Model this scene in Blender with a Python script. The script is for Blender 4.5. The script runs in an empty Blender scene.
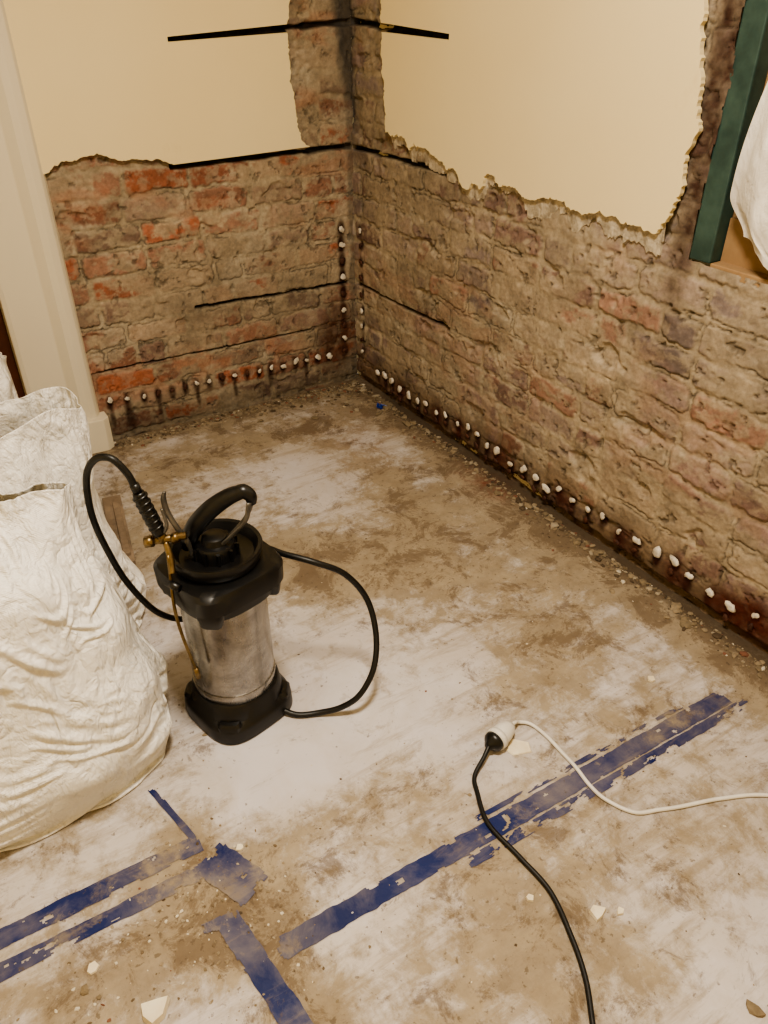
import bpy, bmesh, math, random
import numpy as np
from mathutils import Vector, Matrix
random.seed(7); rng=np.random.default_rng(11)
D=bpy.data; SC=bpy.context.scene
def lin(c):
    return tuple(((x/255.0)/12.92 if x/255.0<=0.04045 else ((x/255.0+0.055)/1.055)**2.4) for x in c)
def L(c): return np.array(lin(c))
# ------------------------------------------------------------ noise
T2=rng.random((256,256)); T3=rng.random((48,48,48))
def vn(x,y,s=0):
    x=x+s*17.31; y=y+s*9.77
    xi=np.floor(x).astype(int); yi=np.floor(y).astype(int); fx=x-xi; fy=y-yi
    fx=fx*fx*(3-2*fx); fy=fy*fy*(3-2*fy)
    a=T2[xi%256,yi%256]; b=T2[(xi+1)%256,yi%256]; c=T2[xi%256,(yi+1)%256]; d=T2[(xi+1)%256,(yi+1)%256]
    return (a*(1-fx)+b*fx)*(1-fy)+(c*(1-fx)+d*fx)*fy
def fbm(x,y,s=0,o=4,g=.5):
    r=0;a=1;t=0
    for k in range(o):
        r=r+a*vn(x*2**k,y*2**k,s+k*3); t+=a; a*=g
    return r/t
def vn3(x,y,z):
    xi=np.floor(x).astype(int); yi=np.floor(y).astype(int); zi=np.floor(z).astype(int)
    fx=x-xi; fy=y-yi; fz=z-zi
    fx=fx*fx*(3-2*fx); fy=fy*fy*(3-2*fy); fz=fz*fz*(3-2*fz)
    def t(i,j,k): return T3[(xi+i)%48,(yi+j)%48,(zi+k)%48]
    def e(k): return (t(0,0,k)*(1-fx)+t(1,0,k)*fx)*(1-fy)+(t(0,1,k)*(1-fx)+t(1,1,k)*fx)*fy
    return e(0)*(1-fz)+e(1)*fz
def sm(a,b,x):
    t=np.clip((x-a)/(b-a),0,1); return t*t*(3-2*t)
# ------------------------------------------------------------ mesh helpers
def link(o,parent=None):
    SC.collection.objects.link(o)
    if parent: o.parent=parent
    return o
def empty(name,loc=(0,0,0),rz=0):
    e=D.objects.new(name,None); e.empty_display_size=.1; e.location=loc; e.rotation_euler=(0,0,rz)
    return link(e)
def mesh(name,V,F,mat,parent=None,smooth=True,col=None,colname='Col',bevel=0):
    m=D.meshes.new(name); m.from_pydata([tuple(v) for v in V],[],[tuple(f) for f in F]); m.update()
    if smooth:
        m.polygons.foreach_set('use_smooth',[True]*len(m.polygons))
    if col is not None:
        a=m.color_attributes.new(colname,'FLOAT_COLOR','POINT')
        c=np.ones((len(V),4)); c[:,:3]=col; a.data.foreach_set('color',c.ravel())
    o=D.objects.new(name,m); m.materials.append(mat); link(o,parent)
    if bevel:
        b=o.modifiers.new('b','BEVEL'); b.width=bevel; b.segments=2; b.limit_method='ANGLE'
    return o
def grid(name,P,mat,keep=None,parent=None,attrs=None,flip=False,wrap=False,smooth=True):
    n,k=P.shape[:2]; idx=np.arange(n*k).reshape(n,k)
    if wrap: idx=np.concatenate([idx,idx[:1]],0)
    a=idx[:-1,:-1];b=idx[1:,:-1];c=idx[1:,1:];d=idx[:-1,1:]
    q=np.stack([a,b,c,d],-1).reshape(-1,4)
    if keep is not None: q=q[keep.reshape(-1)]
    if flip: q=q[:,::-1]
    m=D.meshes.new(name); m.vertices.add(n*k); m.vertices.foreach_set('co',P.reshape(-1).astype(np.float32))
    m.loops.add(len(q)*4); m.loops.foreach_set('vertex_index',q.reshape(-1).astype(np.int32))
    m.polygons.add(len(q)); m.polygons.foreach_set('loop_start',np.arange(0,len(q)*4,4,dtype=np.int32))
    m.polygons.foreach_set('loop_total',np.full(len(q),4,dtype=np.int32))
    m.update(calc_edges=True); m.validate()
    m.polygons.foreach_set('use_smooth',np.full(len(m.polygons),smooth))
    for nm,c in (attrs or {}).items():
        at=m.color_attributes.new(nm,'FLOAT_COLOR','POINT')
        cc=np.ones((n*k,4)); cc[:,:3]=c.reshape(-1,3); at.data.foreach_set('color',cc.ravel())
    o=D.objects.new(name,m); m.materials.append(mat); return link(o,parent)
def box(name,lo,hi,mat,parent=None,bevel=0):
    x0,y0,z0=lo;x1,y1,z1=hi
    V=[(x0,y0,z0),(x1,y0,z0),(x1,y1,z0),(x0,y1,z0),(x0,y0,z1),(x1,y0,z1),(x1,y1,z1),(x0,y1,z1)]
    F=[(0,3,2,1),(4,5,6,7),(0,1,5,4),(1,2,6,5),(2,3,7,6),(3,0,4,7)]
    return mesh(name,V,F,mat,parent,False,bevel=bevel)
def crom(pts,n=10):
    P=[Vector(p) for p in pts]; P=[P[0]*2-P[1]]+P+[P[-1]*2-P[-2]]; out=[]
    for i in range(1,len(P)-2):
        for j in range(n):
            t=j/n; a,b,c,d=P[i-1],P[i],P[i+1],P[i+2]
            out.append(.5*((2*b)+(c-a)*t+(2*a-5*b+4*c-d)*t*t+(3*b-a-3*c+d)*t**3))
    out.append(P[-2].copy()); return out
def tube(name,pts,r,mat,parent=None,n=10,seg=14,flat=1.0,straight=False):
    C=[Vector(p) for p in pts] if straight else crom(pts,n)
    R=r if isinstance(r,(list,tuple)) else [r,r]
    V=[];F=[];up=None
    for i,c in enumerate(C):
        t=(C[min(i+1,len(C)-1)]-C[max(i-1,0)]).normalized()
        if up is None:
            up=t.orthogonal().normalized()
        up=(up-t*up.dot(t)).normalized(); s=t.cross(up)
        q=i/(len(C)-1)*(len(R)-1); k=min(int(q),len(R)-2); rr=R[k]+(R[k+1]-R[k])*(q-k)
        for j in range(seg):
            a=2*math.pi*j/seg; V.append(c+up*math.cos(a)*rr+s*math.sin(a)*rr*flat)
    m=len(C)
    for i in range(m-1):
        for j in range(seg):
            k=(j+1)%seg; F.append((i*seg+j,i*seg+k,(i+1)*seg+k,(i+1)*seg+j))
    F.append(tuple(range(seg))[::-1]); F.append(tuple((m-1)*seg+j for j in range(seg)))
    return mesh(name,V,F,mat,parent)
def loft(name,rings,mat,parent=None,seg=48,rot=0,bevel=0,center=(0,0),smooth=True):
    V=[];F=[]
    for (z,a,b,p) in rings:
        for j in range(seg):
            t=2*math.pi*j/seg; c,s=math.cos(t),math.sin(t)
            x=a*math.copysign(abs(c)**(2/p),c); y=b*math.copysign(abs(s)**(2/p),s)
            V.append((center[0]+x*math.cos(rot)-y*math.sin(rot),center[1]+x*math.sin(rot)+y*math.cos(rot),z))
    m=len(rings)
    for i in range(m-1):
        for j in range(seg):
            k=(j+1)%seg; F.append((i*seg+j,i*seg+k,(i+1)*seg+k,(i+1)*seg+j))
    F.append(tuple(range(seg))[::-1]); F.append(tuple((m-1)*seg+j for j in range(seg)))
    o=mesh(name,V,F,mat,parent,smooth)
    if smooth:
        e=o.modifiers.new('es','EDGE_SPLIT'); e.split_angle=math.radians(40)
    return o
# ------------------------------------------------------------ materials
def newmat(name):
    m=D.materials.new(name); m.use_nodes=True; nt=m.node_tree; b=nt.nodes['Principled BSDF']; return m,nt,b
def noise(nt,scale,detail=6,rough=.6,dist=0,vec=None,sc=None,rot=None):
    tc=nt.nodes.new('ShaderNodeTexCoord'); out=tc.outputs['Object']
    if sc or rot:
        mp=nt.nodes.new('ShaderNodeMapping'); nt.links.new(out,mp.inputs[0])
        if sc: mp.inputs['Scale'].default_value=sc
        if rot: mp.inputs['Rotation'].default_value=rot
        out=mp.outputs[0]
    n=nt.nodes.new('ShaderNodeTexNoise'); n.inputs['Scale'].default_value=scale; n.inputs['Detail'].default_value=detail
    n.inputs['Roughness'].default_value=rough; n.inputs['Distortion'].default_value=dist
    nt.links.new(out,n.inputs['Vector']); return n.outputs['Fac']
def ramp(nt,src,a,b,ca=(0,0,0),cb=(1,1,1)):
    r=nt.nodes.new('ShaderNodeValToRGB'); r.color_ramp.elements[0].position=a; r.color_ramp.elements[1].position=b
    r.color_ramp.elements[0].color=(*ca,1); r.color_ramp.elements[1].color=(*cb,1); nt.links.new(src,r.inputs[0]); return r.outputs[0]
def mix(nt,fac,a,b,mode='MIX'):
    m=nt.nodes.new('ShaderNodeMix'); m.data_type='RGBA'; m.blend_type=mode
    def s(i,v):
        if isinstance(v,bpy.types.NodeSocket): nt.links.new(v,m.inputs[i])
        elif isinstance(v,(int,float)): m.inputs[i].default_value=v
        else: m.inputs[i].default_value=(*v,1)
    s(0,fac); s(6,a); s(7,b); return m.outputs[2]
def mth(nt,op,a,b=0.0,clamp=False):
    m=nt.nodes.new('ShaderNodeMath'); m.operation=op; m.use_clamp=clamp
    for i,v in ((0,a),(1,b)):
        if isinstance(v,bpy.types.NodeSocket): nt.links.new(v,m.inputs[i])
        else: m.inputs[i].default_value=v
    return m.outputs[0]
def bump(nt,b,h,st=.4,d=.003):
    n=nt.nodes.new('ShaderNodeBump'); n.inputs['Strength'].default_value=st; n.inputs['Distance'].default_value=d
    nt.links.new(h,n.inputs['Height']); nt.links.new(n.outputs[0],b.inputs['Normal'])
def simple(name,c1,c2=None,rough=.6,metal=0,scale=20,bs=.2,bd=.002,bscale=60,spec=.5):
    m,nt,b=newmat(name); c2=c2 or c1
    b.inputs['Roughness'].default_value=rough; b.inputs['Metallic'].default_value=metal
    b.inputs['Specular IOR Level'].default_value=spec
    f=ramp(nt,noise(nt,scale,4,.65),.35,.65,lin(c1),lin(c2)); nt.links.new(f,b.inputs['Base Color'])
    if bs: bump(nt,b,noise(nt,bscale,3),bs,bd)
    return m
def attrmat(name,rough=.95,amp=.25,bs=.6,bd=.004,bscale=90,scale=60,spec=.15):
    m,nt,b=newmat(name)
    a=nt.nodes.new('ShaderNodeVertexColor'); a.layer_name='Col'
    v=ramp(nt,noise(nt,scale,5,.7),.3,.7,(1-amp,)*3,(1+amp*.6,)*3)
    nt.links.new(mix(nt,1.0,a.outputs[0],v,'MULTIPLY'),b.inputs['Base Color'])
    b.inputs['Roughness'].default_value=rough; b.inputs['Specular IOR Level'].default_value=spec
    bump(nt,b,noise(nt,bscale,5,.7),bs,bd); return m
M_brick=attrmat('old_brickwork')
M_rubble=attrmat('rubble',bs=.4)
def paintmat(name,c1,c2,spots=.86):
    m,nt,b=newmat(name)
    col=ramp(nt,noise(nt,1.3,3,.5),.3,.7,lin(c1),lin(c2))
    d=ramp(nt,noise(nt,5,7,.75,sc=(1,1,.5)),.62,.88,(1,1,1),(spots,spots*.94,spots*.84))
    col=mix(nt,1.0,col,d,'MULTIPLY'); nt.links.new(col,b.inputs['Base Color'])
    b.inputs['Roughness'].default_value=.75; b.inputs['Specular IOR Level'].default_value=.25
    bump(nt,b,noise(nt,25,3),.12,.003); return m
M_plaster=paintmat('cream_painted_plaster',(241,226,184),(236,218,172))
M_render=simple('scratch_render',(150,138,120),(206,194,172),.95,scale=35,bs=.7,bd=.006)
M_white=paintmat('white_gloss_trim',(230,222,202),(222,212,190))
M_black=simple('black_plastic',(9,9,10),(18,17,16),.36,bs=.1)
M_rubber=simple('black_rubber',(8,8,9),(14,14,13),.45,bs=.1)
M_brass=simple('brass',(150,130,94),(104,86,58),.4,metal=1,bs=.1)
M_grey=simple('grey_metal',(96,94,90),(128,124,118),.4,metal=.8,bs=.1)
M_wcab=simple('white_cable_pvc',(232,229,222),(218,214,206),.45,bs=.05)
M_plug=simple('white_injection_plug',(240,236,228),(190,180,164),.6,scale=60,bs=.5)
M_brownplug=simple('brown_hole_filler',(58,32,22),(84,50,36),.7,bs=.3)
M_door=simple('brown_stained_door',(60,28,16),(84,42,24),.5,scale=6)
M_green=simple('green_painted_timber',(42,64,58),(62,86,78),.6,scale=12,bs=.3)
M_ply=simple('plywood_board',(150,120,86),(172,140,102),.7,scale=8)
M_offcut=simple('timber_offcut',(112,96,80),(146,128,108),.8,scale=14,bs=.4)
M_chip=simple('plaster_chip_mat',(238,230,208),(222,208,180),.8,bs=.3)
M_steel,nt,b=newmat('brushed_steel')
b.inputs['Metallic'].default_value=1
nt.links.new(ramp(nt,noise(nt,9,7,.75,.5),.3,.7,lin((112,108,103)),lin((186,182,176))),b.inputs['Base Color'])
nt.links.new(ramp(nt,noise(nt,12,6,.7,sc=(1,1,.3)),.3,.7,(.16,)*3,(.34,)*3),b.inputs['Roughness'])
bump(nt,b,noise(nt,60,3,sc=(1,1,.05)),.10,.001)
def sackmat(name,c,st=.5,bd=.005):
    m,nt,b=newmat(name)
    col=ramp(nt,noise(nt,4,6,.65),.35,.75,lin(c),lin(tuple(int(x*.95) for x in c)))
    dz=ramp(nt,noise(nt,6,7,.7),.60,.80,(1,1,1),(.90,.86,.80)); col=mix(nt,1.0,col,dz,'MULTIPLY')
    nt.links.new(col,b.inputs['Base Color']); b.inputs['Roughness'].default_value=.40
    b.inputs['Specular IOR Level'].default_value=.5
    def rg(sc_,w,**k):
        n=noise(nt,sc_,4,.5,.7,**k); return mth(nt,'MINIMUM',mth(nt,'MULTIPLY',mth(nt,'ABSOLUTE',mth(nt,'SUBTRACT',n,.5)),w),1.0)
    h=mth(nt,'ADD',rg(11,9,sc=(1,1,.5)),mth(nt,'MULTIPLY',rg(24,8,rot=(.5,.3,.8),sc=(1,1,.5)),.5))
    h=mth(nt,'ADD',h,mth(nt,'MULTIPLY',rg(42,6,rot=(.9,.1,.3)),.22))
    wv=nt.nodes.new('ShaderNodeTexWave'); wv.bands_direction='Z'; wv.inputs['Scale'].default_value=110
    tc=nt.nodes.new('ShaderNodeTexCoord'); nt.links.new(tc.outputs['Object'],wv.inputs[0])
    h=mth(nt,'ADD',h,mth(nt,'MULTIPLY',wv.outputs['Fac'],.08))
    bump(nt,b,h,st,bd); return m
M_sack=sackmat('woven_polypropylene',(246,243,236),.8,.0065)
M_sheet=sackmat('white_dust_sheet',(240,235,226),.3)
def dusty(name,c1,c2,thr=.0,rough=.5,k=1.0):
    m,nt,b=newmat(name)
    a=nt.nodes.new('ShaderNodeVertexColor'); a.layer_name='Dust'
    sep=nt.nodes.new('ShaderNodeSeparateColor'); nt.links.new(a.outputs[0],sep.inputs[0])
    d=sep.outputs[0]
    base=ramp(nt,noise(nt,2.2,4,.6),.35,.65,lin(c1),lin(c2))
    film=mth(nt,'ADD',noise(nt,6,8,.7,.5),mth(nt,'MULTIPLY',d,.45))
    base=mix(nt,mth(nt,'MULTIPLY',ramp(nt,film,.50,.84),.60*k),base,lin((182,170,152)))
    s1=noise(nt,2.6,7,.74,.3,sc=(1,6,1),rot=(0,0,math.radians(38)))
    s2=noise(nt,3.4,7,.74,.3,sc=(1,7,1),rot=(0,0,math.radians(-28)))
    st=mth(nt,'ADD',mth(nt,'MAXIMUM',s1,s2),mth(nt,'MULTIPLY',d,.24))
    base=mix(nt,mth(nt,'MULTIPLY',ramp(nt,st,.63,.77),.70*k),base,lin((152,137,115)))
    n1=noise(nt,3.4,9,.74,.5); n2=noise(nt,13,7,.74,.3)
    q=mth(nt,'ADD',mth(nt,'MULTIPLY',n1,.45),mth(nt,'MULTIPLY',n2,.55)); q=mth(nt,'ADD',q,mth(nt,'MULTIPLY',d,.34))
    mk=ramp(nt,q,.625-thr,.735-thr)
    dc=ramp(nt,noise(nt,9,8,.75),.3,.7,lin((126,111,90)),lin((171,157,134)))
    col=mix(nt,mth(nt,'MULTIPLY',mk,.90),base,dc)
    n3=mth(nt,'ADD',noise(nt,8,9,.8,.5),mth(nt,'MULTIPLY',d,.20))
    col=mix(nt,mth(nt,'MULTIPLY',ramp(nt,n3,.645,.72),.68),col,lin((102,85,67)))
    n4=mth(nt,'ADD',noise(nt,60,3,.6),mth(nt,'MULTIPLY',d,.10))
    col=mix(nt,mth(nt,'MULTIPLY',ramp(nt,n4,.69,.74),.6),col,lin((92,78,64)))
    col=mix(nt,mth(nt,'MULTIPLY',sep.outputs[1],ramp(nt,n2,.4,.6)),col,lin((126,70,54)))
    col=mix(nt,sep.outputs[2],col,lin((74,62,50)))
    nt.links.new(col,b.inputs['Base Color'])
    nt.links.new(ramp(nt,mk,0,1,(rough,)*3,(.95,)*3),b.inputs['Roughness'])
    b.inputs['Specular IOR Level'].default_value=.3
    bump(nt,b,mth(nt,'ADD',mk,mth(nt,'MULTIPLY',noise(nt,50,5,.7),.7)),.4,.003)
    return m
M_floor=dusty('dusty_floor_protection_board',(212,208,210),(199,194,197))
M_tape=dusty('blue_masking_tape',(20,32,84),(30,44,100),-.02,k=.6)
# ------------------------------------------------------------ dust field
BL=[(-1.47,-1.97,.13,.10,.70),(-1.40,-2.13,.06,.16,.45),(-1.46,-1.80,.05,.08,.5),(-.55,-1.25,.22,.3,.28),(-.80,-1.15,.16,.12,.3),(-.95,-.9,.3,.2,.14),
(-.35,-.9,.15,.5,.25),(-.9,-2.35,.35,.2,.22),(-.45,-2.2,.3,.2,.17),(-1.15,-1.9,.2,.12,.16),(-.65,-.30,.5,.12,.45),(-.45,-1.75,.2,.2,.25),
(-1.66,-2.0,.2,.08,.2),(-1.65,-1.72,.2,.07,-.2),(-.95,-1.75,.3,.12,-.14),(-.95,-1.45,.25,.15,-.08),(-.7,-.7,.2,.25,-.06),(-1.05,-.5,.2,.3,.1),(-.75,-2.0,.12,.1,-.15),(-1.2,-1.75,.14,.10,-.3),(-.55,-1.98,.15,.08,-.1),(-1.25,-2.25,.1,.15,-.15),(-1.55,-2.1,.1,.08,-.1)]
def dustf(x,y):
    d=.445+0*x
    for bx,by,rx,ry,s in BL: d=d+s*np.exp(-((x-bx)/rx)**2-((y-by)/ry)**2)
    w=.08+.12*fbm(y*3,x*0+3,5)
    d=d+.9*np.exp(-(np.clip(-x,0,9)/w)**2)
    w=.06+.09*fbm(x*3,y*0+7,6)
    d=d+.8*np.exp(-(np.clip(-y,0,9)/w)**2)
    d=d+.45*(fbm(x*2.2,y*2.2,2,3)-.5)
    red=np.exp(-((x+.06)/.07)**2-((y+1.02)/.12)**2)*.8+np.exp(-((x+.3)/.2)**2-((y+.5)/.3)**2)*.15
    gut=sm(.065,.02,-x+.03*fbm(y*9,x*9,3)-.01)*.75*sm(-.1,-.3,y)
    return np.stack([d,red,gut],-1)
# ------------------------------------------------------------ floor
xs=np.arange(-2.7,.061,.02); ys=np.arange(-4.0,.051,.02)
X,Y=np.meshgrid(xs,ys,indexing='ij')
grid('floor',np.stack([X,Y,0*X],-1),M_floor,attrs={'Dust':dustf(X,Y)})
def ribbon(p0,p1,w,z,seed,parent,name,tear=.3,clean=.17,kd=.3):
    p0=np.array(p0);p1=np.array(p1); ln=np.linalg.norm(p1-p0); n=max(8,int(ln/.004)); t=np.linspace(0,1,n)
    dr=(p1-p0)/ln; nr=np.array([-dr[1],dr[0]]); m=14; q=np.linspace(-.5,.5,m)
    Tt,Q=np.meshgrid(t,q,indexing='ij')
    s=Tt*ln
    ww=w*(1+.16*(fbm(s*40,Q*0+seed,seed,4)-.5)*2*np.abs(Q)*2)
    cx=p0[0]+dr[0]*s+nr[0]*Q*ww; cy=p0[1]+dr[1]*s+nr[1]*Q*ww
    P=np.stack([cx,cy,z+0*cx+.0006*fbm(s*30,Q*3,seed)],-1)
    dd=dustf(cx,cy); dd[...,0]=(dd[...,0]-.445)*kd+.40-clean+.9*(fbm(cx*11,cy*11,3,4)-.5); dd[...,2]=0
    nn=fbm(s*24,Q*w*60,seed+1,5,.6); cell=(nn[:-1,:-1]+nn[1:,1:])/2
    e=np.minimum(Tt,1-Tt)[:-1,:-1]*ln
    keep=cell>tear+.05*(np.abs(Q[:-1,:-1])*2)+.3*sm(.02,0,e)
    grid(name,P,M_tape,keep=keep,parent=parent,attrs={'Dust':dd})
tp=empty('blue_masking_tape')
ribbon((-1.405,-2.090),(-.20,-2.128),.044,.0012,1,tp,'strip_a',.28)
ribbon((-1.02,-2.140),(-.15,-2.168),.024,.0012,2,tp,'strip_b',.42)
ribbon((-.95,-2.068),(-.30,-2.092),.012,.0012,9,tp,'strip_b2',.47)
ribbon((-1.95,-1.793),(-1.445,-1.808),.042,.0012,3,tp,'strip_c',.26,.24)
ribbon((-1.95,-1.856),(-1.44,-1.870),.034,.0012,4,tp,'strip_d',.36,.20)
ribbon((-1.492,-1.62),(-1.450,-1.81),.014,.0018,5,tp,'strip_e',.33)
ribbon((-1.445,-1.845),(-1.390,-1.965),.080,.0018,6,tp,'strip_f',.28,.22,.15)
ribbon((-1.462,-1.975),(-1.40,-2.45),.046,.0018,7,tp,'strip_g',.25,.22,.2)
ribbon((-1.52,-1.985),(-1.44,-1.99),.03,.0022,8,tp,'strip_h',.38,.22,.2)
# ------------------------------------------------------------ brick walls
PITCH=.086; Z0=.015
def rows(seed,a0,a1):
    r=random.Random(seed); R=[]
    for k in range(-1,32):
        e=[a0-.3-r.random()*.2]
        while e[-1]<a1+.3: e.append(e[-1]+ (r.choice([.232,.232,.232,.115,.115,.20]) if k%3 else r.choice([.232,.232,.115]))+r.uniform(-.006,.006))
        R.append((np.array(e),np.array([[r.random() for _ in range(5)] for _ in e])))
    return R
def brickfield(A,Z,seed,pal,mort,clean):
    R=rows(seed,A.min(),A.max())
    aw=A+.024*(fbm(A*14,Z*14,seed,4)-.5); zw=Z+.024*(fbm(A*9,Z*16,seed+3,4)-.5)+.008*(fbm(A*2,Z*2,seed+5)-.5)
    k=np.floor((zw-Z0)/PITCH).astype(int); v=(zw-Z0)-k*PITCH
    dist=np.zeros_like(A); rv=np.zeros(A.shape+(5,))
    for kk in range(-1,30):
        m=(k==kk)
        if not m.any(): continue
        e,rr=R[kk+1]; a=aw[m]; i=np.searchsorted(e,a)-1
        u=np.minimum(a-e[i],e[i+1]-a); w=np.minimum(v[m],PITCH-v[m])
        j=.0075; du=u-j; dw=w-j
        dd=np.minimum(du,dw); cr=.014
        c=(du<cr)&(dw<cr); dd=np.where(c,cr-np.hypot(cr-du,cr-dw),dd)
        dist[m]=dd; rv[m]=rr[i]
    dist=dist+.018*(fbm(A*50,Z*50,seed+8,4,.6)-.5)
    bm=sm(-.004,.007,dist)
    sn=fbm(A*6,Z*9,seed+11,6,.62)+.09*(rv[...,1]-.5)+clean
    smear=sm(.58,.44,sn)
    fine=fbm(A*38,Z*44,seed+21,5,.62)
    smear2=np.clip(smear*.95+sm(.49,.61,fine)*.65,0,1)
    P_=np.array(pal); idx=(rv[...,0]*len(pal)).astype(int)%len(pal)
    bc=P_[idx]*(.80+.42*rv[...,2])[...,None]
    bc=bc*(.66+.68*fbm(A*16,Z*26,seed+31,5,.6))[...,None]
    mc=np.array(mort)*(.56+.88*fbm(A*17,Z*19,seed+41,6,.62))[...,None]
    # patches of paler plaster residue
    pp=sm(.56,.66,fbm(A*5,Z*6,seed+46,6,.62))[...,None]*.35; mc=mc*(1-pp)+pp*L((196,186,168))
    cov=(1-bm)+bm*smear2*.88
    col=bc*(1-cov)[...,None]+mc*cov[...,None]
    ck=np.exp(-((dist+.001)/.0022)**2)*sm(.50,.64,fbm(A*8,Z*10,seed+91,4,.6)); col=col*(1-.55*ck)[...,None]
    pit=sm(.67,.75,fbm(A*33,Z*33,seed+96,4,.6)); col=col*(1-.4*pit)[...,None]
    col=col*(.76+.40*fbm(A*2.6,Z*3,seed+51,3))[...,None]
    h=bm*(1-.6*smear)*(.005+.006*(rv[...,3]-.5))+.004*smear+.008*(fbm(A*28,Z*28,seed+61,5,.62)-.5)+.012*(fbm(A*6,Z*6,seed+62,3)-.5)
    h=h-.004*ck-.005*pit-.010*sm(.66,.74,fbm(A*9,Z*12,seed+71,4))
    return h,col
def groove(A,Z,h,col,a0,z0,a1,z1,w=.006,dep=.022,sd=1):
    t=(A-a0)/(a1-a0); zc=z0+(z1-z0)*t+.007*(vn(A*12,A*0,sd)-.5)
    ww=w*(.6+.8*vn(A*26,A*0,sd+4))
    m=sm(ww,ww*.5,np.abs(Z-zc))*((t>0)&(t<1))
    h-=dep*m; col*= (1-.93*m)[...,None]
def stain(A,Z,col,a,z,ra,rz,c,s,sd=0):
    q=((A-a)/ra)**2+((Z-z)/rz)**2; m=np.exp(-q*q)*s*(.55+.9*fbm(A*50,Z*50,sd,3)); m=np.clip(m,0,1)[...,None]
    col[:]=col*(1-m)+np.array(c)*m
orange=[L((162,106,84)),L((146,98,80)),L((144,110,94)),L((150,117,100)),L((137,115,103)),L((152,132,115)),L((143,125,111))]
mauve=[L((148,132,121)),L((140,122,114)),L((149,119,103)),L((138,124,118)),L((156,140,127)),L((132,110,100)),L((160,144,130))]
mort=L((164,150,129))
DB=L((54,32,23))
plugsB=[-1.085,-1.02,-.955,-.90,-.845,-.79,-.742,-.69,-.635,-.58,-.525,-.47,-.415,-.36,-.30,-.25,-.195,-.14]
plugsBz=[.165+(x+1.1)*-.022 for x in plugsB]
plugsR=[]; y=-.19
while y>-2.72:
    plugsR.append((y,.104+random.uniform(-.016,.014)-(.012 if -1.0>y>-1.3 else 0))); y-=random.uniform(.052,.080)
vz=[.15,.205,.265,.33,.40,.47,.535,.60,.66]
A,Z=np.meshgrid(np.arange(-1.16,.004,.0036),np.arange(0,1.62,.0034),indexing='ij')
cl=.10*(fbm(A*2.4,Z*4,77,3)-.5)*2+.05*sm(-.5,-1.0,A)+.09*np.exp(-((Z-.23)/.09)**2)*sm(-.2,-.5,A)-.07*np.exp(-((Z-.52)/.15)**2)-.10*sm(.98,1.1,Z)
h,col=brickfield(A,Z,3,orange,mort,cl)
rr_=np.clip(.45*np.exp(-((Z-.23)/.07)**2)*sm(-.15,-.4,A)+.3*sm(.55,.68,fbm(A*4,Z*9,66,3))*sm(.6,.8,Z),0,.6)[...,None]*sm(.40,.6,fbm(A*14,Z*22,67,4))[...,None]
col=col*(1-rr_)+rr_*L((168,102,74))
groove(A,Z,h,col,-.722,.953,-.0,.962,.011); groove(A,Z,h,col,-.704,.456,-.03,.441,.0065)
groove(A,Z,h,col,-.70,1.327,-.25,1.347,.040,.006); groove(A,Z,h,col,-.30,1.349,0.0,1.362,.011)
groove(A,Z,h,col,-1.1,.285,-.2,.272,.0035,.010)
cem=sm(.09,.03,-A+.13*(fbm(A*14,Z*6,123,4)-.5)+.10*sm(1.25,1.0,Z)*1.0)*sm(.98,1.04,Z)*.95
col=col*(1-cem[...,None])+cem[...,None]*(L((74,71,68))*(.6+.8*fbm(A*30,Z*30,5,4))[...,None]); h=h+.006*cem
cm2=sm(.035,.015,-A+.04*(fbm(A*18,Z*9,133,4)-.5))*.6; col=col*(1-cm2[...,None])+cm2[...,None]*L((98,90,80))
for x,z in zip(plugsB,plugsBz): stain(A,Z,col,x,z-.012,.014,.030,DB,.9,4)
for x in plugsB[::3]: stain(A,Z,col,x,z-.05,.010,.04,DB,.7,4)
stain(A,Z,col,-1.02,.08,.02,.07,DB,.8,4)
for z in vz: stain(A,Z,col,-.060,z,.017,.038,DB,1,4)
stain(A,Z,col,-.10,.22,.10,.16,L((82,54,40)),.8,4)
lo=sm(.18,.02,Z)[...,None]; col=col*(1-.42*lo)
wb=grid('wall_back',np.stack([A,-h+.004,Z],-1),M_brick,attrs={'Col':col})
A,Z=np.meshgrid(np.arange(-3.3,.004,.0040),np.arange(0,1.62,.0034),indexing='ij')
h,col=brickfield(A,Z,8,mauve,mort,.09*(fbm(A*2.4,Z*4,79,3)-.5)*2-.02+.03*sm(-1.2,-2.2,A))
rp=sm(.54,.62,fbm(A*2.2,Z*3.5,55,3))[...,None]*.20*sm(.4,.6,fbm(A*14,Z*22,68,4))[...,None]; col=col*(1-rp)+rp*L((156,108,88))
groove(A,Z,h,col,-.632,.961,0.0,.957,.010); groove(A,Z,h,col,-.674,.442,-.02,.436,.0065)
groove(A,Z,h,col,-.65,1.339,-.24,1.354,.035,.006); groove(A,Z,h,col,-.26,1.352,0.0,1.366,.012)
cem=sm(.05,.01,-A+.07*(fbm(A*18,Z*7,143,4)-.5))*sm(.95,1.0,Z)*.9
col=col*(1-cem[...,None])+cem[...,None]*(L((80,76,72))*(.7+.6*fbm(A*30,Z*30,5,4))[...,None])
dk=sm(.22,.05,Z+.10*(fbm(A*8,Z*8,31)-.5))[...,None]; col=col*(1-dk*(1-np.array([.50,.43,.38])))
for i,(y,z) in enumerate(plugsR):
    r_=random.random(); stain(A,Z,col,y,z-.015-.03*r_,.016,.030+.036*r_,DB,.95,4)
for z in vz: stain(A,Z,col,-.060,z,.012,.024,DB,.85,4)
for yy in (-.36,-.62,-.75,-1.0,-1.32,-1.6,-1.78,-1.95): stain(A,Z,col,yy,.075,.05,.05,L((80,46,36)),.75,4)
stain(A,Z,col,-2.02,.08,.12,.08,L((84,44,34)),.9,4)
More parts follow.
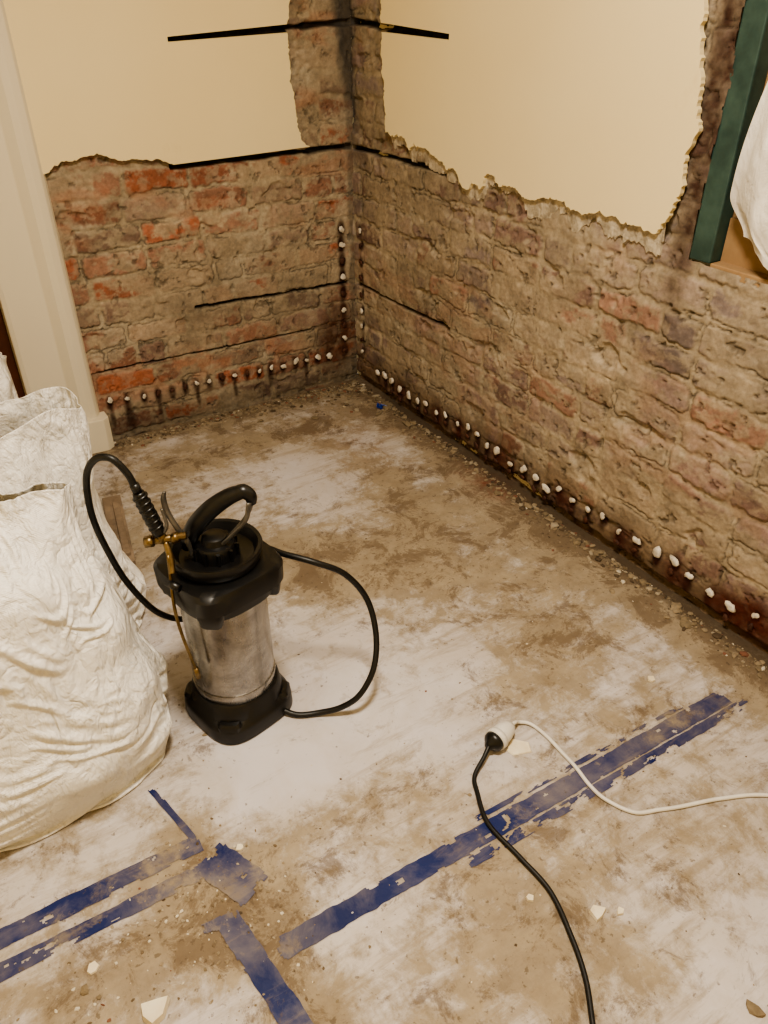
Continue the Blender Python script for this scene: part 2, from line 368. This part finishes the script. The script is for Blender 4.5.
stain(A,Z,col,-1.58,1.25,.045,.5,L((70,50,41)),.85,4)
h=h-.02*sm(.045,.02,Z+.02*(fbm(A*20,Z*9,3)-.5))
ac=(A[:-1,:-1]+A[1:,1:])/2; zc=(Z[:-1,:-1]+Z[1:,1:])/2
keep=~((ac<-1.605+.02*(fbm(zc*20,ac*0,9)-.5))&(zc>.915)&(ac>-2.75))
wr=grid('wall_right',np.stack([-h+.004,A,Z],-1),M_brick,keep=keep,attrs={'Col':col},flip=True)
M_paint=M_plaster
box('wall_back_upper',(-1.16,.0,1.60),(.0,.12,2.6),M_paint)
box('wall_back_left',(-2.7,.03,0),(-2.30,.12,2.6),M_paint)
box('wall_back_over_door',(-2.30,.03,2.1),(-1.16,.12,2.6),M_paint)
box('wall_right_upper',(.012,-1.58,1.58),(.25,.12,2.6),M_paint)
box('wall_right_core',(.030,-1.60,0),(.25,.12,1.6),M_paint)
box('wall_right_sill',(.030,-4.0,0),(.25,-1.60,.90),M_paint)
box('wall_right_lintel',(.012,-4.0,2.1),(.25,-1.58,2.6),M_paint)
box('wall_right_front',(.012,-4.0,.9),(.25,-2.75,2.1),M_paint)
box('wall_left',(-2.8,-4.0,0),(-2.7,.12,2.6),M_paint)
box('wall_front',(-2.8,-4.1,0),(.25,-4.0,2.6),M_paint)
box('ceiling',(-2.8,-4.1,2.6),(.25,.12,2.7),M_white)
def jag(pts,amp,seed,step=.006,straight=()):
    r=random.Random(seed); out=[]; cum=0
    for i in range(len(pts)):
        a=pts[i]; b=pts[(i+1)%len(pts)]; ln=math.hypot(b[0]-a[0],b[1]-a[1])
        if i in straight: out.append(a); cum+=ln; continue
        n=max(1,int(ln/step)); nx,ny=-(b[1]-a[1])/ln,(b[0]-a[0])/ln
        for j in range(n):
            t=j/n; s=cum+t*ln
            q=float(fbm(np.array(s*18.),np.array(seed*3.3),seed,5,.7)-.5)*5.5
            e=(q+r.uniform(-.35,.35))*amp*math.sin(math.pi*min(1,max(0,t+.02)))**.4
            out.append((a[0]+(b[0]-a[0])*t+nx*e,a[1]+(b[1]-a[1])*t+ny*e))
        cum+=ln
    return out
def sheet(name,pts,th,off,mat,plane,parent):
    bm=bmesh.new(); 
    if plane=='back': vs=[bm.verts.new((p[0],-off,p[1])) for p in pts]; ex=Vector((0,-th,0))
    else: vs=[bm.verts.new((-off,p[0],p[1])) for p in pts]; ex=Vector((-th,0,0))
    f=bm.faces.new(vs); r=bmesh.ops.extrude_face_region(bm,geom=[f])
    bmesh.ops.translate(bm,verts=[g for g in r['geom'] if isinstance(g,bmesh.types.BMVert)],vec=ex)
    bmesh.ops.triangulate(bm,faces=[g for g in bm.faces if len(g.verts)>4])
    bmesh.ops.recalc_face_normals(bm,faces=bm.faces)
    m=D.meshes.new(name); bm.to_mesh(m); bm.free(); m.materials.append(mat); o=D.objects.new(name,m); return link(o,parent)
pb=[(-1.145,2.6),(-1.145,.972),(-1.119,.976),(-1.075,1.007),(-.962,1.021),(-.887,.990),(-.787,.981),(-.716,.963),(-.463,.969),(-.19,.978),(-.225,1.0),(-.244,1.13),(-.255,1.255),(-.258,1.336),(-.678,1.319),(-.678,1.333),(-.258,1.360),(-.240,1.428),(-.232,1.62),(-.0,1.64),(0,2.6)]
sheet('plaster_back',jag(pb,.0065,3,straight=(0,1,7,8,13,14,15,18,19,20)),.014,.008,M_plaster,'back',wb)
pr=[(0,2.6),(0,1.64),(-.235,1.62),(-.241,1.428),(-.243,1.366),(-.626,1.347),(-.626,1.331),(-.247,1.340),(-.254,1.259),(-.272,1.042),(-.395,1.036),(-.42,1.005),(-.45,1.03),(-.515,1.021),(-.601,.996),(-.700,.967),(-.739,.935),(-.775,.967),(-.815,.942),(-.845,.990),(-.882,.994),(-.905,.966),(-.956,.978),(-1.05,.956),(-1.148,.972),(-1.25,.958),(-1.369,.973),(-1.503,.960),(-1.533,.989),(-1.562,1.078),(-1.564,1.173),(-1.552,1.291),(-1.521,1.436),(-1.51,1.64),(-1.52,2.1),(-4.0,2.1),(-4.0,2.6)]
prj=jag(pr,.009,5,straight=(0,1,4,5,6,34,35,36))
sheet('plaster_right',prj,.014,.008,M_plaster,'right',wr)
def rim(name,path,w,seed,parent,plane='right',off=-.002,th=.007):
    r=random.Random(seed); V=[];F=[]; n=len(path)
    for i,(a,z) in enumerate(path):
        ww=w*(.2+1.9*max(0,float(fbm(np.array(i*.10),np.array(seed*1.0),seed,4,.6))-.30)+.18*r.random())
        for (qa,qz,dd) in ((a,z+.02,th+.008),(a+r.uniform(-.002,.002),z-ww,th),(a,z-ww-.003,-.004)):
            V.append((-off-dd,qa,qz) if plane=='right' else (qa,-off-dd,qz))
    for k in range(n-1):
        a=k*3;b=a+3; F+=[(a,b,b+1,a+1),(a+1,b+1,b+2,a+2)]
    return mesh(name,V,F,M_render,parent,False)
rim('render_coat',[p for p in prj if -1.53<p[0]<-.28 and p[1]<1.05],.050,4,wr)
# ------------------------------------------------------------ plugs
def plugs(name,items,mat,parent=None):
    V=[];F=[]
    for (p,n,s) in items:
        n=Vector(n); u=n.orthogonal().normalized(); w=n.cross(u); b0=len(V); seg=11
        prof=[(1.0,-.5),(1.08,.05),(.90,.30),(.5,.42)]
        ph=random.random()*6; ex=random.uniform(.75,1.25); jt=[random.uniform(-.22,.22) for _ in range(seg)]
        for (r,hh) in prof:
            for j in range(seg):
                a=2*math.pi*j/seg; rr=s*r*(1+.22*math.sin(2*a+ph)+jt[j]+random.uniform(-.05,.05))
                V.append(Vector(p)+u*math.cos(a)*rr*ex+w*math.sin(a)*rr+n*hh*s*.8)
        V.append(Vector(p)+n*s*.35)
        for i in range(len(prof)-1):
            for j in range(seg):
                k=(j+1)%seg; F.append((b0+i*seg+j,b0+i*seg+k,b0+(i+1)*seg+k,b0+(i+1)*seg+j))
        t=b0+len(prof)*seg
        for j in range(seg): F.append((b0+(len(prof)-1)*seg+j,b0+(len(prof)-1)*seg+(j+1)%seg,t))
    return mesh(name,V,F,mat,parent)
itB=[];itR=[];dkB=[];dkR=[]
for x,z in zip(plugsB,plugsBz):
    (dkB if random.random()<.25 else itB).append(((x,-.008,z+random.uniform(-.008,.008)),(0,-1,0),random.uniform(.008,.0125)))
for (y,z) in plugsR: itR.append(((-.009,y,z),(-1,0,0),random.uniform(.0085,.0135)))
for z in vz:
    (itB if random.random()<.5 else dkB).append(((-.060,-.008,z),(0,-1,0),.011))
    (itR if random.random()<.5 else dkR).append(((-.008,-.060,z),(-1,0,0),.010))
for (y,z) in plugsR:
    if random.random()<.6: dkR.append(((-.006,y+.004,z-.032-random.random()*.02),(-1,0,0),.009))
plugs('injection_plugs_right',itR,M_plug,wr); plugs('injection_plugs_back',itB,M_plug,wb)
plugs('hole_filler_back',dkB,M_brownplug,wb); plugs('hole_filler_right',dkR,M_brownplug,wr)
# ------------------------------------------------------------ rubble
RV=[];RF=[];RC=[]
ico=bmesh.new(); bmesh.ops.create_icosphere(ico,subdivisions=1,radius=1); IV=[v.co.copy() for v in ico.verts]; IF=[[v.index for v in f.verts] for f in ico.faces]; ico.free()
cols=[L((150,135,112)),L((134,120,98)),L((118,103,84)),L((166,154,134)),L((212,204,188)),L((132,94,78)),L((92,79,65))]
def chunk(x,y,s,c,flat=.45,z=0):
    b0=len(RV); a=random.random()*6.28; sx,sy,sz=s*random.uniform(.7,1.4),s*random.uniform(.6,1.1),s*flat*random.uniform(.6,1.2)
    for v in IV:
        q=Vector((v.x*sx,v.y*sy,max(v.z,-.6)*sz))*random.uniform(.7,1.25)
        RV.append((x+q.x*math.cos(a)-q.y*math.sin(a),y+q.x*math.sin(a)+q.y*math.cos(a),z+max(0,q.z+sz*.55)))
        RC.append(c)
    for f in IF: RF.append([i+b0 for i in f])
def rc(w=(3,3,2,1.4,.2,.5,1)): return random.choices(cols,w)[0]
for _ in range(1500):
    y=-.02-random.random()*2.9; x=-.016-abs(random.gauss(0,.032)); chunk(x,y,random.choice([.002,.002,.003,.004,.006,.009]),rc())
for _ in range(50):
    y=-.05-random.random()*2.4; x=-.026-abs(random.gauss(0,.020)); chunk(x,y,random.uniform(.010,.020),rc((3,3,2,1,.2,.5,2)))
for _ in range(750):
    x=-.02-random.random()*1.1; y=-.016-abs(random.gauss(0,.035)); chunk(x,y,random.choice([.002,.003,.004,.006,.009]),rc())
for _ in range(240):
    x=-.15+random.gauss(0,.14); y=-.10+random.gauss(0,.07)
    if x<-.02 and y<-.02: chunk(x,y,random.choice([.004,.006,.008,.012]),rc())
for _ in range(340):
    chunk(random.gauss(-1.45,.07),random.gauss(-1.99,.12),random.choice([.001,.0015,.002,.003,.004]),rc((3,3,2,2,2,.2,.6)))
for _ in range(110):
    chunk(random.gauss(-1.62,.12),random.gauss(-1.93,.06),random.choice([.001,.0015,.002,.003,.004]),rc((1,1,2,2,4,.2,.6)))
for _ in range(460):
    x=-.03-random.random()*1.5; y=-.05-random.random()*2.7; chunk(x,y,random.choice([.001,.001,.0015,.002,.002,.003]),rc((2,2,2,2,3,.4,1.5)))
for x,y,s in [(-.907,-2.014,.006),(-1.334,-1.551,.006),(-.755,-2.616,.014),(-1.72,-1.97,.012),(-.05,-.33,.022),(-.11,-.36,.016),(-.35,-.25,.018),(-.55,-.16,.015),(-.06,-.5,.022),(-.08,-1.1,.02),(-.07,-1.9,.02)]:
    chunk(x,y,s,cols[1])
mesh('rubble_debris',RV,RF,M_rubble,None,False,col=np.array(RC))
def chip(x,y,s,h,seed,n=6):
    r=random.Random(seed); pts=[]
    for i in range(n):
        a=2*math.pi*(i+r.uniform(-.3,.3))/n; rr=s*r.uniform(.7,1.2); pts.append((x+rr*math.cos(a),y+rr*math.sin(a)))
    V=[(p[0],p[1],.001) for p in pts]+[(x+(p[0]-x)*.9,y+(p[1]-y)*.9,.001+h*r.uniform(.8,1.2)) for p in pts]
    F=[tuple(range(n))[::-1],tuple(range(n,2*n))]+[(i,(i+1)%n,n+(i+1)%n,n+i) for i in range(n)]
    return mesh('plaster_chip',V,F,M_chip,None,False)
for i,(x,y,s,h) in enumerate([(-.862,-2.350,.017,.008),(-1.627,-2.070,.026,.014),(-.824,-2.372,.009,.005),(-1.381,-1.863,.010,.004),(-.735,-1.978,.028,.003),(-.31,-1.99,.010,.005),(-.95,-2.26,.010,.005),(-1.70,-1.94,.012,.005)]): chip(x,y,s,h,i+1,5+i%2)
V=[];F=[]
M_blue=simple('blue_plastic',(20,50,140),(30,64,160),.4)
for k in range(5):
    cx,cy=-.05-.03*random.random(),-.30-.05*random.random()+.01*k; b0=len(V); a=random.random()*6
    for q in ((-.014,-.005,.004),(.014,-.004,.010),(.012,.005,.018),(-.013,.006,.012)):
        V.append((cx+q[0]*math.cos(a)-q[1]*math.sin(a),cy+q[0]*math.sin(a)+q[1]*math.cos(a),q[2]))
    F.append((b0,b0+1,b0+2,b0+3))
o=mesh('blue_plastic_scraps',V,F,M_blue,None,False); s_=o.modifiers.new('s','SOLIDIFY'); s_.thickness=.002
# ------------------------------------------------------------ door + architrave
e=empty('door_1')
box('leaf',(-2.2,.055,.01),(-1.36,.095,2.05),M_door,e,.003)
for (x0,x1,z0,z1) in [(-2.08,-1.83,.2,.85),(-1.73,-1.48,.2,.85),(-2.08,-1.83,1.05,1.9),(-1.73,-1.48,1.05,1.9)]:
    box('panel',(x0,.042,z0),(x1,.056,z1),M_door,e,.008)
e=empty('trim_1')
def extr(name,prof,z0,z1,mat,parent):
    n=len(prof); V=[(p[0],p[1],z0) for p in prof]+[(p[0],p[1],z1) for p in prof]
    F=[tuple(range(n)),tuple(range(n,2*n))[::-1]]+[(i,n+i,n+(i+1)%n,(i+1)%n) for i in range(n)]
    o=mesh(name,V,F,mat,parent,False); b=o.modifiers.new('b','BEVEL'); b.width=.003; b.segments=2; return o
prof=[(-1.36,.10),(-1.36,-.005),(-1.345,-.012),(-1.225,-.014),(-1.212,-.024),(-1.195,-.036),(-1.172,-.040),(-1.150,-.034),(-1.138,-.020),(-1.130,.0),(-1.130,.10)]
extr('architrave',prof,.0,2.1,M_white,e)
prof=[(-1.365,.10),(-1.365,-.03),(-1.22,-.045),(-1.20,-.065),(-1.135,-.068),(-1.112,-.050),(-1.112,.0),(-1.125,.10)]
extr('plinth_block',prof,.0,.13,M_white,e)
box('head',(-2.3,-.05,2.08),(-1.13,.1,2.2),M_white,e,.004)
box('jamb_left',(-2.3,-.05,0),(-2.2,.1,2.1),M_white,e,.004)
e=empty('timber_offcut',(-1.265,-.62,.0),math.radians(80))
box('board',(-.20,-.03,.0),(.20,.03,.018),M_offcut,e,.002)
box('batten',(-.17,-.022,.0181),(.14,.0,.030),M_offcut,e,.002)
# ------------------------------------------------------------ window opening
e=empty('window_1')
box('green_post',(.002,-1.660,.918),(.05,-1.600,2.1),M_green,e,.004)
box('plywood',(.052,-2.75,.92),(.066,-1.61,2.1),M_ply,e)
box('plywood_sill',(.0,-2.75,.900),(.05,-1.664,.922),M_ply,e,.002)
box('plywood_lower',(.036,-2.75,.922),(.05,-1.664,1.02),M_ply,e)
n,k=150,200; U,Vv=np.meshgrid(np.linspace(0,1,n),np.linspace(0,1,k),indexing='ij')
zb=1.0-.13*sm(0,.25,U); z=zb+(2.05-zb)*Vv
edge=-1.705+.020*np.sin(Vv*7+1)*(1-Vv)-.08*Vv-.05*sm(.08,.0,Vv)
y=edge-U*.85
bul=.035*np.sin(np.pi*np.clip(Vv*2.2,0,1))*(1-.3*U)
tri=lambda v: 2*np.abs(v-np.floor(v)-.5)
fold=.020*tri(U*6+.7*fbm(U*3,Vv*3,4)+Vv*.8)+.03*(fbm(U*7+Vv*3,Vv*7,14,4)-.5)+.010*tri(U*9-Vv*6+fbm(U*3,Vv*3,9))
x=np.minimum(-.010-bul-fold*sm(0,.06,U),.03)
grid('white_dust_sheet',np.stack([x,y,z],-1),M_sheet)
# ------------------------------------------------------------ sacks (fabric relaxed over its load)
def drape(a,b,H,fillh,seed,n,m,steps,slackh=1.03,slackv=1.03,topw=.8,lean=(0,0),slit=.45,rimw=.02,crum=.18,lump=.11):
    p=2.8
    def body(z): 
        s=.74+.26*np.sqrt(np.clip(1-(1-np.clip(z/.17,0,1))**2,0,1))
        return s*(1+.05*np.sin(np.pi*np.clip(z/.35,0,1)))*(1-(1-topw)*sm(.12,fillh,z))
    def prof(z): return body(z)*np.sqrt(np.clip(1-np.clip((z-(fillh-.09))/.09,0,1)**2,0,1))
    th=np.linspace(0,2*np.pi,n,endpoint=False); tt=np.linspace(0,1,m); TH,TT=np.meshgrid(th,tt,indexing='ij')
    c,s=np.cos(TH),np.sin(TH); ux=a*np.sign(c)*np.abs(c)**(2/p); uy=b*np.sign(s)*np.abs(s)**(2/p)
    rim=rimw*(np.sin(TH*2+seed)+.7*np.sin(TH*3+seed*2))
    Z=H*TT+rim*sm(.7,1,TT)
    pr=body(Z)*1.04; q=sm(fillh-.08,H,Z)
    P=np.stack([ux*pr*(1+.07*q)+lean[0]*(Z/H)**1.5,uy*pr*(1-(1-slit)*q)+lean[1]*(Z/H)**1.5,Z+.002],-1).astype(np.float32)
    nz=lambda k,o: vn3(ux*k+o,uy*k+3,Z*k+seed+o)-.5
    rad=.034*nz(7,3)+.026*nz(15,9)+.020*nz(30,5)
    P[...,0]+=rad*c; P[...,1]+=rad*s
    base=P.copy()
    nx=lambda A: np.concatenate([A[1:],A[:1]],0)
    def ln(A,B): return np.linalg.norm(A-B,axis=-1,keepdims=True)
    Lh=ln(nx(P),P); Lh=Lh*slackh*(1+crum*(nz(13,21))[...,None]*2)
    Lv=ln(P[:,1:],P[:,:-1])*slackv*(1+crum*(nz(12,31))[...,None]*2)[:,:-1]
    Lb=(Lh+nx(Lh)); Lbv=Lv[:,1:]+Lv[:,:-1]
    Ld=np.sqrt(Lh[:,:-1]**2+Lv**2)
    old=P.copy(); g=np.array([0,0,-.0003],np.float32)
    def solve(A,B,L0,k):
        d=B-A; l=np.sqrt((d*d).sum(-1,keepdims=True))+1e-9
        return d*((l-L0)/l*.5*k)
    anchor=(.006+sm(fillh-.02,H,Z)*.03)[...,None].astype(np.float32)
    for st in range(steps):
        vel=(P-old)*(.88 if st<steps*.8 else .6); old=P.copy(); P=P+vel+g
        for it in range(4):
            A=P[0::2];B=P[1::2]; d=solve(A,B,Lh[0::2],1.0); P[0::2]+=d; P[1::2]-=d
            A=P[1::2];B=nx(P[0::2]); d=solve(A,B,Lh[1::2],1.0); P[1::2]+=d; P[0::2]-=np.concatenate([d[-1:],d[:-1]],0)
            for o in (0,1):
                A=P[:,o:-1:2];B=P[:,o+1::2]; k=min(A.shape[1],B.shape[1]); d=solve(A[:,:k],B[:,:k],Lv[:,o::2][:,:k],1.0)
                P[:,o:-1:2][:,:k]+=d; P[:,o+1::2][:,:k]-=d
            Q=nx(P); d1=solve(P[:,:-1],Q[:,1:],Ld,.22); P[:,:-1]+=d1; P[:,1:]-=np.concatenate([d1[-1:],d1[:-1]],0)
            Q=nx(P); d2=solve(P[:,1:],Q[:,:-1],Ld,.22); P[:,1:]+=d2; P[:,:-1]-=np.concatenate([d2[-1:],d2[:-1]],0)
            Q=np.concatenate([P[2:],P[:2]],0); d=solve(P,Q,Lb,.12); P+=d; P-=np.concatenate([d[-2:],d[:-2]],0)
            d=solve(P[:,:-2],P[:,2:],Lbv,.12); P[:,:-2]+=d; P[:,2:]-=d
            if it%2:
                x=P[...,0]-lean[0]*(np.clip(P[...,2],0,H)/H)**1.5; y=P[...,1]-lean[1]*(np.clip(P[...,2],0,H)/H)**1.5
                f=(np.abs(x/a)**p+np.abs(y/b)**p)**(1/p)+1e-6
                R=prof(P[...,2])*(1+lump*(vn3(x*8+5,y*8+5,P[...,2]*8+seed)-.5)*1.3)
                k=np.minimum(np.where(f<R,R/f,1.0),1.15); inside=(f<R)
                P[...,0]+=x*(k-1); P[...,1]+=y*(k-1)
                old=old+(P-old)*np.where(inside,.7,0)[...,None]
                P[...,2]=np.maximum(P[...,2],.002)
        P+= (base-P)*anchor
        P[:,0,:]+=(base[:,0,:]-P[:,0,:])*.3
    return P
def sack(cx,cy,rot,a,b,H,fillh,seed,n,m,steps,**k):
    e=empty('rubble_sack',(cx,cy,0),rot)
    P=drape(a,b,H,fillh,seed,n,m,steps,**k)
    o=grid('fabric',P,M_sack,parent=e,wrap=True); s_=o.modifiers.new('s','SUBSURF'); s_.levels=s_.render_levels=1
    o2=o.modifiers.new('t','SOLIDIFY'); o2.thickness=.0015
    tw=k.get('topw',.8); ln_=k.get('lean',(0,0)); n2=40; m2=14
    tt,rr=np.meshgrid(np.linspace(0,2*np.pi,n2,endpoint=False),np.linspace(0,1,m2),indexing='ij')
    c,s=np.cos(tt),np.sin(tt); X=a*tw*.93*rr*np.sign(c)*np.abs(c)**.7+ln_[0]*.8; Y=b*tw*.93*rr*np.sign(s)*np.abs(s)**.7+ln_[1]*.8
    Zf=fillh-.06-.05*rr**3+.03*(vn3(X*30+5,Y*30+5,X*0+2)-.5)
    col=np.ones(X.shape+(3,))*L((150,136,112))
    grid('rubble_fill',np.stack([X,Y,Zf],-1),M_rubble,parent=e,wrap=True,attrs={'Col':col},smooth=False)
sack(-1.692,-1.422,math.radians(-2),.296,.205,.665,.60,3,320,160,100,topw=.78,lean=(-.03,.04),slit=.28,rimw=.020,crum=.26,lump=.20)
sack(-1.60,-1.00,math.radians(4),.255,.19,.655,.50,9,240,120,70,topw=.88,slit=.8,rimw=.03,crum=.24)
sack(-1.66,-.57,math.radians(-3),.235,.185,.64,.50,15,160,80,60,topw=.86,slit=.7,crum=.22)
# ------------------------------------------------------------ sprayer
hd=math.radians(32.3)
S=empty('pressure_sprayer',(-1.226,-1.503,0),-hd); S.scale=(.978,.978,.978)
q=math.radians(45)
loft('base_foot',[(.0,.112,.112,3.4),(.004,.116,.116,3.4),(.035,.116,.116,3.2),(.045,.112,.112,3.2),(.055,.104,.104,2.6),(.095,.102,.102,2.2),(.10,.099,.099,2.1)],M_black,S,rot=q)
for i in range(4):
    a=i*math.pi/2
    loft('foot_lug_%d'%(i+1),[(0,.036,.030,4),(.05,.036,.030,4),(.058,.030,.024,4)],M_black,S,rot=a,center=(.093*math.cos(a),.093*math.sin(a)))
loft('tank',[(.085,.093,.093,2),(.10,.097,.097,2),(.30,.097,.097,2),(.40,.097,.097,2)],M_steel,S,seg=64)
loft('tank_band',[(.112,.0985,.0985,2),(.120,.0995,.0995,2),(.126,.0985,.0985,2)],M_steel,S,seg=64)
loft('collar',[(.372,.100,.100,2.4),(.378,.106,.106,2.8),(.402,.108,.108,3.0),(.406,.117,.117,4.2),(.445,.118,.118,4.2),(.455,.113,.113,3.6),(.458,.100,.100,2.6)],M_black,S,rot=q)
for i,(a,w) in enumerate([(-math.pi/2,.050),(0,.035),(math.pi,.035),(math.pi/2,.035)]):
    loft('collar_tab_%d'%(i+1),[(.364,w*.35,.012,5),(.370,w*.45,.016,5),(.40,w*.6,.020,5),(.44,w*.6,.020,5)],M_black,S,rot=a+math.pi/2,center=(.114*math.cos(a),.114*math.sin(a)),seg=24)
loft('funnel_rim',[(.455,.088,.088,2),(.470,.096,.096,2),(.492,.101,.101,2),(.496,.099,.099,2),(.494,.091,.091,2),(.474,.080,.080,2),(.468,.02,.02,2)],M_black,S,seg=64)
loft('pump_cap',[(.466,.046,.046,2),(.498,.044,.044,2),(.504,.040,.040,2),(.506,.030,.030,2),(.52,.026,.026,2),(.524,.018,.018,2)],M_black,S,seg=40)
for i in range(10):
    a=i*.628
    loft('cap_rib_%d'%i,[(.468,.005,.004,3),(.500,.005,.004,3)],M_black,S,rot=a,center=(.046*math.cos(a),.046*math.sin(a)),seg=12)
tube('pump_handle_grip',[(-.058,0,.488),(-.054,0,.510),(-.034,0,.548),(.002,0,.588),(.042,0,.618),(.070,0,.630)],[.015,.0175,.020,.020,.018,.015],M_black,S,seg=18)
tube('pump_handle_end',[(.058,0,.626),(.074,0,.631),(.087,0,.620),(.089,0,.602)],[.015,.016,.014,.010],M_black,S,seg=16)
tube('handle_fork_1',[(.086,.014,.612),(.080,.016,.578),(.062,.016,.545),(.034,.014,.512),(.018,.010,.49)],.0062,M_grey,S,flat=.6)
tube('handle_fork_2',[(.086,-.014,.612),(.076,-.018,.572),(.050,-.018,.540),(.020,-.016,.508),(.008,-.010,.488)],.0062,M_grey,S,flat=.6)
tube('lever',[(-.078,-.03,.650),(-.083,-.03,.632),(-.080,-.03,.600),(-.066,-.03,.560),(-.050,-.03,.525),(-.045,-.028,.49)],[.004,.0065,.0065,.006,.006,.005],M_grey,S,flat=.6)
tube('gun_grip',[(-.124,-.05,.660),(-.118,-.05,.635),(-.108,-.05,.600),(-.098,-.05,.560)],[.012,.0145,.0155,.0135],M_black,S,seg=16)
for i in range(6):
    t=i/5; tube('grip_ring_%d'%i,[(-.1225+.0195*t,-.05,.652-.072*t),(-.121+.0195*t,-.05,.648-.072*t)],.0162,M_black,S,straight=True,seg=16)
tube('gun_nut',[(-.129,-.05,.680),(-.124,-.05,.660)],.010,M_black,S,straight=True,seg=6)
tube('valve_body',[(-.097,-.05,.566),(-.093,-.05,.540)],.010,M_brass,S,straight=True)
tube('valve_cross',[(-.128,-.055,.542),(-.045,-.045,.552)],.0085,M_brass,S,straight=True)
tube('valve_nut_1',[(-.130,-.055,.542),(-.112,-.053,.544)],.0125,M_brass,S,straight=True,seg=6)
tube('valve_nut_2',[(-.075,-.050,.548),(-.060,-.048,.550)],.012,M_brass,S,straight=True,seg=6)
tube('gun_trigger',[(-.094,-.05,.555),(-.078,-.055,.585),(-.082,-.055,.625)],[.004,.004,.003],M_grey,S)
tube('lance_bracket',[(-.088,-.052,.540),(-.078,-.07,.51),(-.074,-.088,.485)],.007,M_brass,S)
tube('lance',[(-.082,-.070,.52),(-.078,-.104,.42),(-.072,-.110,.34),(-.055,-.110,.225)],.0036,M_brass,S)
tube('lance_clip',[(-.090,-.085,.462),(-.060,-.108,.462)],.009,M_black,S,straight=True)
tube('lance_nozzle',[(-.056,-.110,.235),(-.053,-.110,.205)],.006,M_brass,S,straight=True)
tube('hose',[(-.129,-.05,.678),(-.138,-.05,.706),(-.162,-.05,.738),(-.198,-.04,.730),(-.232,-.02,.678),(-.250,0,.577),(-.246,.02,.470),(-.220,.03,.360),(-.172,.05,.255),(-.110,.09,.205),(-.04,.135,.24),(.03,.15,.33),(.075,.135,.385),(.130,.09,.402),(.205,.07,.392),(.272,.085,.345),(.322,.09,.265),(.344,.05,.19),(.339,.0,.125),(.306,-.035,.070),(.260,-.04,.030),(.205,-.04,.010),(.150,-.045,.008),(.100,-.03,.016)],.0074,M_rubber,S,n=12,seg=12)
# ------------------------------------------------------------ extension lead
E=empty('extension_cord')
zc_=.027
ax=Vector((-.97,-.24,0)).normalized(); p=Vector((-.724,-1.930,zc_))
tube('socket_body',[p,p+ax*.012,p+ax*.03,p+ax*.05,p+ax*.058],[.013,.019,.0235,.0245,.0245],M_wcab,E,seg=28,straight=True)
tube('socket_flange',[p+ax*.046,p+ax*.060],.0270,M_wcab,E,seg=28,straight=True)
p2=p+ax*.061
tube('plug_body',[p2,p2+ax*.008,p2+ax*.014,p2+ax*.019,p2+ax*.026],[.0245,.0240,.020,.012,.009],M_black,E,seg=28,straight=True)
s0=p2+ax*.024
tube('black_cable',[s0,s0+Vector((-.022,-.012,-.009)),(-.872,-1.985,.007),(-.892,-2.02,.006),(-.920,-2.093,.006),(-.914,-2.186,.006),(-.911,-2.273,.006),(-.938,-2.361,.006),(-.967,-2.425,.006),(-1.007,-2.482,.006),(-1.08,-2.58,.006),(-1.15,-2.75,.006)],.0052,M_rubber,E,n=14,seg=10)
tube('white_cable',[p+ax*.004,p-ax*.016+Vector((0,.0,-.004)),(-.690,-1.922,.010),(-.668,-1.940,.006),(-.660,-1.985,.005),(-.662,-2.04,.005),(-.664,-2.085,.005),(-.672,-2.14,.005),(-.668,-2.185,.005),(-.640,-2.238,.005),(-.590,-2.262,.005),(-.546,-2.281,.005),(-.457,-2.314,.005),(-.365,-2.362,.005),(-.28,-2.45,.005),(-.2,-2.6,.005)],.0044,M_wcab,E,n=14,seg=10)
# ------------------------------------------------------------ lights
def area(name,loc,size,power,col,rot=(0,0,0)):
    l=D.lights.new(name,'AREA'); l.shape='DISK'; l.size=size; l.energy=power; l.color=col
    o=D.objects.new(name,l); o.location=loc; o.rotation_euler=rot; return link(o)
area('ceiling_light',(-1.2,-2.15,2.5),.35,62,(1,.89,.73))
w=D.worlds.new('w'); SC.world=w; w.use_nodes=True; w.node_tree.nodes['Background'].inputs[0].default_value=(1,.85,.66,1); w.node_tree.nodes['Background'].inputs[1].default_value=.3
try: SC.view_settings.look='AgX - Medium High Contrast'
except Exception as ex: print(ex)
# ------------------------------------------------------------ camera
c=D.cameras.new('camera'); co=D.objects.new('camera',c); link(co); co.location=(-1.624,-2.798,1.45)
co.rotation_euler=(math.radians(90-34.03),0,-hd); c.sensor_fit='HORIZONTAL'; c.sensor_width=36; c.lens=36*770/768; c.clip_start=.02
SC.camera=co
